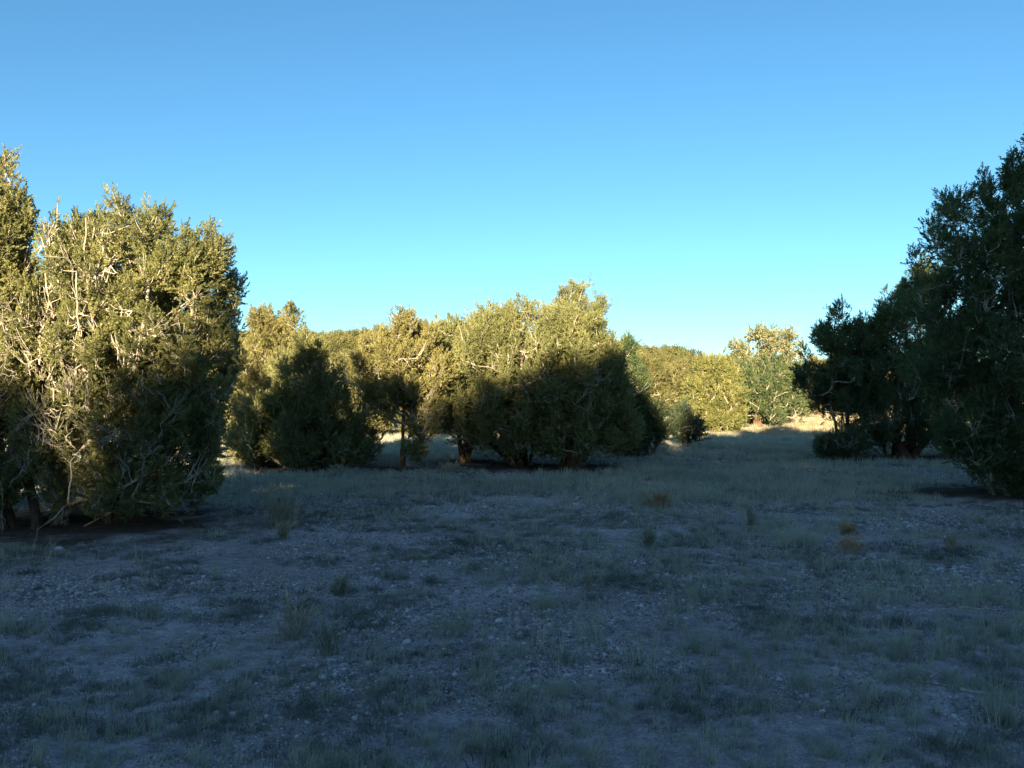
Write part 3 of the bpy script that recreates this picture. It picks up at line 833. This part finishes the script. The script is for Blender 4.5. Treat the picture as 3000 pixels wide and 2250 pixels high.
# single stones
st_me = []
for k in range(6):
    import bmesh
    bm = bmesh.new(); bmesh.ops.create_icosphere(bm, subdivisions=2, radius=1.0)
    rs = np.random.RandomState(70 + k); ph = rs.uniform(0, 6, 6)
    for v in bm.verts:
        c = v.co; f = 1 + 0.12 * math.sin(2.3 * c.x + ph[0]) + 0.10 * math.sin(3.1 * c.y + ph[1]) + 0.08 * math.sin(4.2 * c.z + ph[2]) + rs.normal(0, 0.025)
        v.co = Vector((c.x * f * 1.1, c.y * f * 0.85, c.z * f * 0.62))
    mm_ = bpy.data.meshes.new("stone"); bm.to_mesh(mm_); bm.free(); mm_.materials.append(M_STONE)
    st_me.append(mm_)
zones = [("left", -9, -0.22), ("middle", -0.22, 0.18), ("right", 0.18, 9)]
x, d = wedge(900, 3.2, 10, 1.0, 1.0)
b_ = fbm(x * 0.55 + 3, d * 0.55, 3)
ok = np.where((b_ > 0.50))[0][:150]
for q, i in enumerate(ok):
    o = bpy.data.objects.new("stone", st_me[q % 6]); link(o)
    s = 0.010 * math.exp(rng.normal(0, 0.45)) * (1 + 0.03 * d[i])
    o.location = (x[i], d[i], hz(x[i], d[i]) + s * 0.25); o.scale = (s, s, s); o.rotation_euler = (rng.normal(0, .2), rng.normal(0, .2), rng.uniform(0, 6))
    z = [zz[0] for zz in zones if zz[1] <= x[i] / d[i] < zz[2]][0]
    tag(o, f"small pale stone among the gravel in the {z} of the foreground", "stone", f"pale stones in the {z} foreground")

# ------------------------------------------------------------------ grass
def blade_tuft(rng, nb, h, w, spread, lean, seg=3):
    V, Fc = [], []
    for _ in range(nb):
        a = rng.uniform(0, 6.28); r0 = abs(rng.normal(0, spread)); p = np.array([r0 * math.cos(a), r0 * math.sin(a), -0.004])
        la = rng.uniform(0, 6.28); ln = abs(rng.normal(0, lean)); hh = h * rng.uniform(0.45, 1.1)
        side = np.array([-math.sin(la + 1), math.cos(la + 1), 0]) * w
        b = len(V)
        for s in range(seg + 1):
            t = s / seg
            c = p + np.array([math.cos(la) * ln * t ** 1.7 * hh, math.sin(la) * ln * t ** 1.7 * hh, hh * t * (1 - 0.25 * ln * t)])
            ww = (1 - t) ** 0.7
            if s < seg: V += [c - side * ww, c + side * ww]
            else: V += [c]
        for s in range(seg - 1):
            q = b + 2 * s
            Fc += [(q, q + 1, q + 3), (q, q + 3, q + 2)]
        q = b + 2 * (seg - 1); Fc += [(q, q + 1, q + 2)]
    return np.array(V), np.array(Fc)
rng = np.random.RandomState(15)
LOW = [blade_tuft(rng, 26, 0.05, 0.0016, 0.035, 1.1, 2) for _ in range(5)]
MED = [blade_tuft(rng, 22, 0.12, 0.0021, 0.035, 0.6, 3) for _ in range(5)]
TALL = [blade_tuft(rng, 14, 0.26, 0.0024, 0.03, 0.35, 3) for _ in range(4)]
FARG = [blade_tuft(rng, 16, 0.20, 0.006, 0.10, 0.5, 2) for _ in range(4)]
def put_grass(name, pieces, nm, dmin, dmax, power, thr, soft, mat, s0, label, seedoff, growth=0.0, freq=0.6):
    x, d = wedge(nm, dmin, dmax, power, 1.25)
    if dmin < 5:      # most tufts stand in clumps
        c = rng.randint(0, max(1, nm // 16), nm); h_ = rng.rand(nm) < 0.72
        sg = 0.045 + 0.009 * d[c]
        x = np.where(h_, x[c] + rng.normal(0, 1, nm) * sg * 1.3, x); d = np.where(h_, np.maximum(dmin, d[c] + rng.normal(0, 1, nm) * sg), d)
    mask = fbm(x * freq + seedoff, d * freq + seedoff * 2, 4)
    keep = (mask > thr + soft * (rng.rand(nm) - 0.5)) & (duff_at(x, d) < 0.5 * rng.rand(nm) + 0.25)
    x, d = x[keep], d[keep]
    S = s0 * rng.uniform(0.6, 1.35, len(x)) * (1 + growth * d)
    o = scatter(name, pieces, np.c_[x, d, H(x, d)], np.c_[rng.normal(0, 0.12, (len(x), 2)), rng.uniform(0, 6.28, len(x))], S,
                rng.randint(0, len(pieces), len(x)), [mat])
    tag(o, label, "grass", kind='stuff')
put_grass("low_herbs", LOW, 52000, 2.6, 34, 1.0, 0.53, 0.28, M_MAT, 1.0, "low dark mats of herbs on the gravelly ground", 21, 0.03, 0.9)
put_grass("short_grass", MED, 46000, 2.6, 45, 1.2, 0.51, 0.34, M_GRASS, 0.7, "short grey-green grass scattered over the clearing", 7, 0.02, 0.5)
put_grass("tall_grass", TALL, 6000, 4.0, 45, 1.0, 0.52, 0.24, M_GRASS, 0.8, "thin upright grass stalks over the clearing", 33, 0.01, 0.3)
put_grass("meadow_grass", FARG, 30000, 13, 50, 1.3, 0.40, 0.3, M_GRASS, 0.75, "pale grass of the far part of the clearing", 50, 0.012, 0.25)
put_grass("golden_grass", FARG, 26000, 44, 98, 1.2, 0.30, 0.3, M_STRAW, 1.5, "golden grass strip beyond the shaded clearing", 60, 0.0, 0.2)

# fallen twigs and needles under the crowns
rng = np.random.RandomState(63)
def twig_piece(r_):
    tb = Tubes(); P = bez(np.array([-.5, 0, 0]), unit(np.array([1, r_.normal(0, .4), .1])), np.array([.5, 0, 0]), unit(np.array([1, r_.normal(0, .5), -.1])), 5)
    tb.add(P, np.linspace(0.03, 0.012, 5), 4)
    v = np.concatenate(tb.V); f = np.concatenate(tb.F); return v, np.concatenate([f[:, [0, 1, 2]], f[:, [0, 2, 3]]])
TW = [twig_piece(rng) for _ in range(4)]
P = []
for (tx, ty, tr) in TREE_SPOTS:
    if ty > 40: continue
    m_ = int(170 * tr); a = rng.uniform(0, 6.28, m_); q = tr * np.sqrt(rng.uniform(0, 1.5, m_))
    P.append(np.c_[tx + q * np.cos(a), ty + q * np.sin(a)])
P = np.concatenate(P)
o = scatter("twig_litter", TW, np.c_[P, H(P[:, 0], P[:, 1]) + 0.008], np.c_[rng.normal(0, 0.15, (len(P), 2)), rng.uniform(0, 6.28, len(P))],
            rng.uniform(0.04, 0.22, len(P)), rng.randint(0, 4, len(P)), [M_LITTER])
tag(o, "fallen twigs littering the ground under the junipers", "litter", kind='stuff')

# dark clumps one can pick out, near the camera
rng = np.random.RandomState(25)
def clump_mesh(seed, h, nb, spread, mat, w=0.002):
    r_ = np.random.RandomState(seed); v, f = blade_tuft(r_, nb, h, w, spread, 0.9, 3)
    return mesh_np("grass_clump", v, f, [mat], False)
CM = [clump_mesh(500 + k, 0.075, 150, 0.085, M_MAT) for k in range(4)] + [clump_mesh(520 + k, 0.10, 110, 0.06, M_GRASS) for k in range(3)]
x, d = wedge(260, 3.6, 12, 1.0, 1.0)
pts = []
for i in range(260):
    if len(pts) >= 120: break
    if duff_at(np.array([x[i]]), np.array([d[i]]))[0] > 0.3: continue
    if any((x[i] - a) ** 2 + (d[i] - c) ** 2 < 0.12 for a, c in pts): continue
    pts.append((x[i], d[i])); k = rng.randint(7)
    o = bpy.data.objects.new("grass_clump", CM[k]); link(o)
    o.location = (x[i], d[i], hz(x[i], d[i])); o.rotation_euler = (0, 0, rng.uniform(0, 6)); s = rng.uniform(0.7, 1.5)
    o.scale = (s * rng.uniform(1, 1.7), s, s * rng.uniform(0.7, 1.1))
    z = [zz[0] for zz in zones if zz[1] <= x[i] / d[i] < zz[2]][0]
    kd = "dark low" if k < 4 else "grey-green spiky"
    tag(o, f"{kd} grass clump on the gravel in the {z} of the foreground", "grass clump", f"{kd} grass clumps in the {z} foreground")

# tall dry weeds that stand out one by one
def weed(px, py, hpx, wpx, label, seed, mat=M_WEED, nb=26):
    d = CAM_H * F / (py - HZ); s = d / F; h = hpx * s; w = wpx * s
    r_ = np.random.RandomState(seed); root = empty("dry_weed", (at_px(px, d), d, hz(at_px(px, d), d)), label, "weed")
    tb = Tubes(); P_, D_ = [], []
    for i in range(nb):
        a = r_.uniform(0, 6.28); e = np.array([math.cos(a) * w * 0.5 * r_.uniform(0.1, 1), math.sin(a) * w * 0.5 * r_.uniform(0.1, 1), h * r_.uniform(0.3, 1) ** 1.3])
        e[:2] += r_.normal(0, w * 0.16, 2)
        P = bez(np.array([e[0] * .5, e[1] * .5, -0.01]) + np.r_[r_.normal(0, w * .08, 2), 0], unit(np.array([e[0] * .5, e[1] * .5, h])), e, unit(e + np.array([e[0], e[1], 0])), 6)
        P[1:-1] += r_.normal(0, 0.006, (4, 3))
        tb.add(P, np.linspace(0.0020, 0.0011, 6) * (1 + d * 0.16), 3)
        for t in range(4):
            j = r_.randint(2, 6); P_.append(P[j] + r_.normal(0, 0.008, 3)); D_.append(np.array([e[0], e[1], h * 0.5]) + r_.normal(0, 0.12 * h, 3))
    o = tb.build("stalks", [mat], root)
    lf = scatter("seed_heads", SPRAYS, np.array(P_), dirs_to_euler(np.array(D_), r_), r_.uniform(0.15, 0.3, len(P_)) * (1 + d * 0.13), r_.randint(0, 6, len(P_)), [mat], root)
    v, f = blade_tuft(r_, 60, h * 0.35, 0.002, w * 0.28, 0.9, 3)
    bo = bpy.data.objects.new("basal_leaves", mesh_np("basal_leaves", v, f, [M_GRASS], False)); link(bo, root)
weed(865, 1855, 150, 120, "tall pale wispy weed left of the centre foreground", 1)
weed(965, 1905, 110, 90, "second wispy weed just right of the tall pale one", 2, M_GRASS)
weed(835, 1540, 110, 110, "wide straw-coloured weed clump in front of the dark left juniper", 3, nb=60)
weed(835, 1575, 50, 60, "short tan weed below the wide straw-coloured clump", 4)
weed(1717, 1725, 110, 34, "single narrow upright weed in the middle of the clearing", 5, M_GRASS, 12)
weed(1925, 1485, 55, 70, "tan dried weed clump in front of the meadow opening", 6, M_TAN, nb=40)
weed(2485, 1615, 52, 70, "orange-tan dried weed near the right side of the clearing", 7, M_TAN)
weed(2475, 1565, 32, 34, "small tan weed behind the orange-tan one at the right", 8, M_TAN)
weed(2200, 1540, 70, 36, "upright pale weed in front of the pointed dark juniper", 9, M_GRASS, 20)
weed(1895, 1600, 70, 40, "dark upright weed tuft right of the clearing's middle", 10, M_GRASS, 26)
weed(995, 1740, 50, 36, "short dark weed tuft behind the wispy pair", 11, M_GRASS, 26)
#weed(390, 1375 + 0 * 1, 8, 8, "tiny dry weed under the broad left juniper", 12) if False else None
weed(2780, 1610, 70, 60, "thin dried weed in the grass before the right edge", 13, M_WEED, 18)
weed(1330, 1385, 26, 70, "straw-yellow grass tussock in front of the central pair's left side", 14, M_WEED, 40)
weed(1000, 1385, 22, 60, "straw-yellow grass tussock at the foot of the dark left juniper", 15, M_WEED, 40)

# fallen sticks
def stick(pts, label, r=0.012):
    P = []
    for px, py in pts:
        d = CAM_H * F / (py - HZ); xx = at_px(px, d); P.append((xx, d, hz(xx, d) + r * 0.8))
    P = np.array(P); o_ = P[0].copy()
    t = np.linspace(0, len(P) - 1, 14); Q = np.stack([np.interp(t, range(len(P)), P[:, k]) for k in range(3)], 1) - o_
    Q[1:-1] += np.random.RandomState(len(label)).normal(0, 0.004, (12, 3))
    tb = Tubes(); tb.add(Q, np.linspace(r, r * 0.4, 14), 6)
    tb.add(bez(Q[8], unit(Q[9] - Q[7] + np.array([0, 0.3, 0.1])), Q[8] + np.array([0.1, 0.08, 0.03]), np.array([0.8, 0.5, 0.1]), 5), np.linspace(r * .5, r * .2, 5), 4)
    me_o = tb.build("fallen_stick", [M_WOOD], None); me_o.location = o_
    tag(me_o, label, "stick")
stick([(2655, 1960), (2690, 1995), (2760, 2003)], "short curved dark stick lying on the gravel at the lower right")
stick([(2800, 2018), (2870, 2030), (2975, 2030)], "longer straight stick near the right edge of the foreground")
stick([(2800, 1775), (2860, 1780), (2930, 1782)], "thin dark stick in the grass farther back at the right", 0.01)
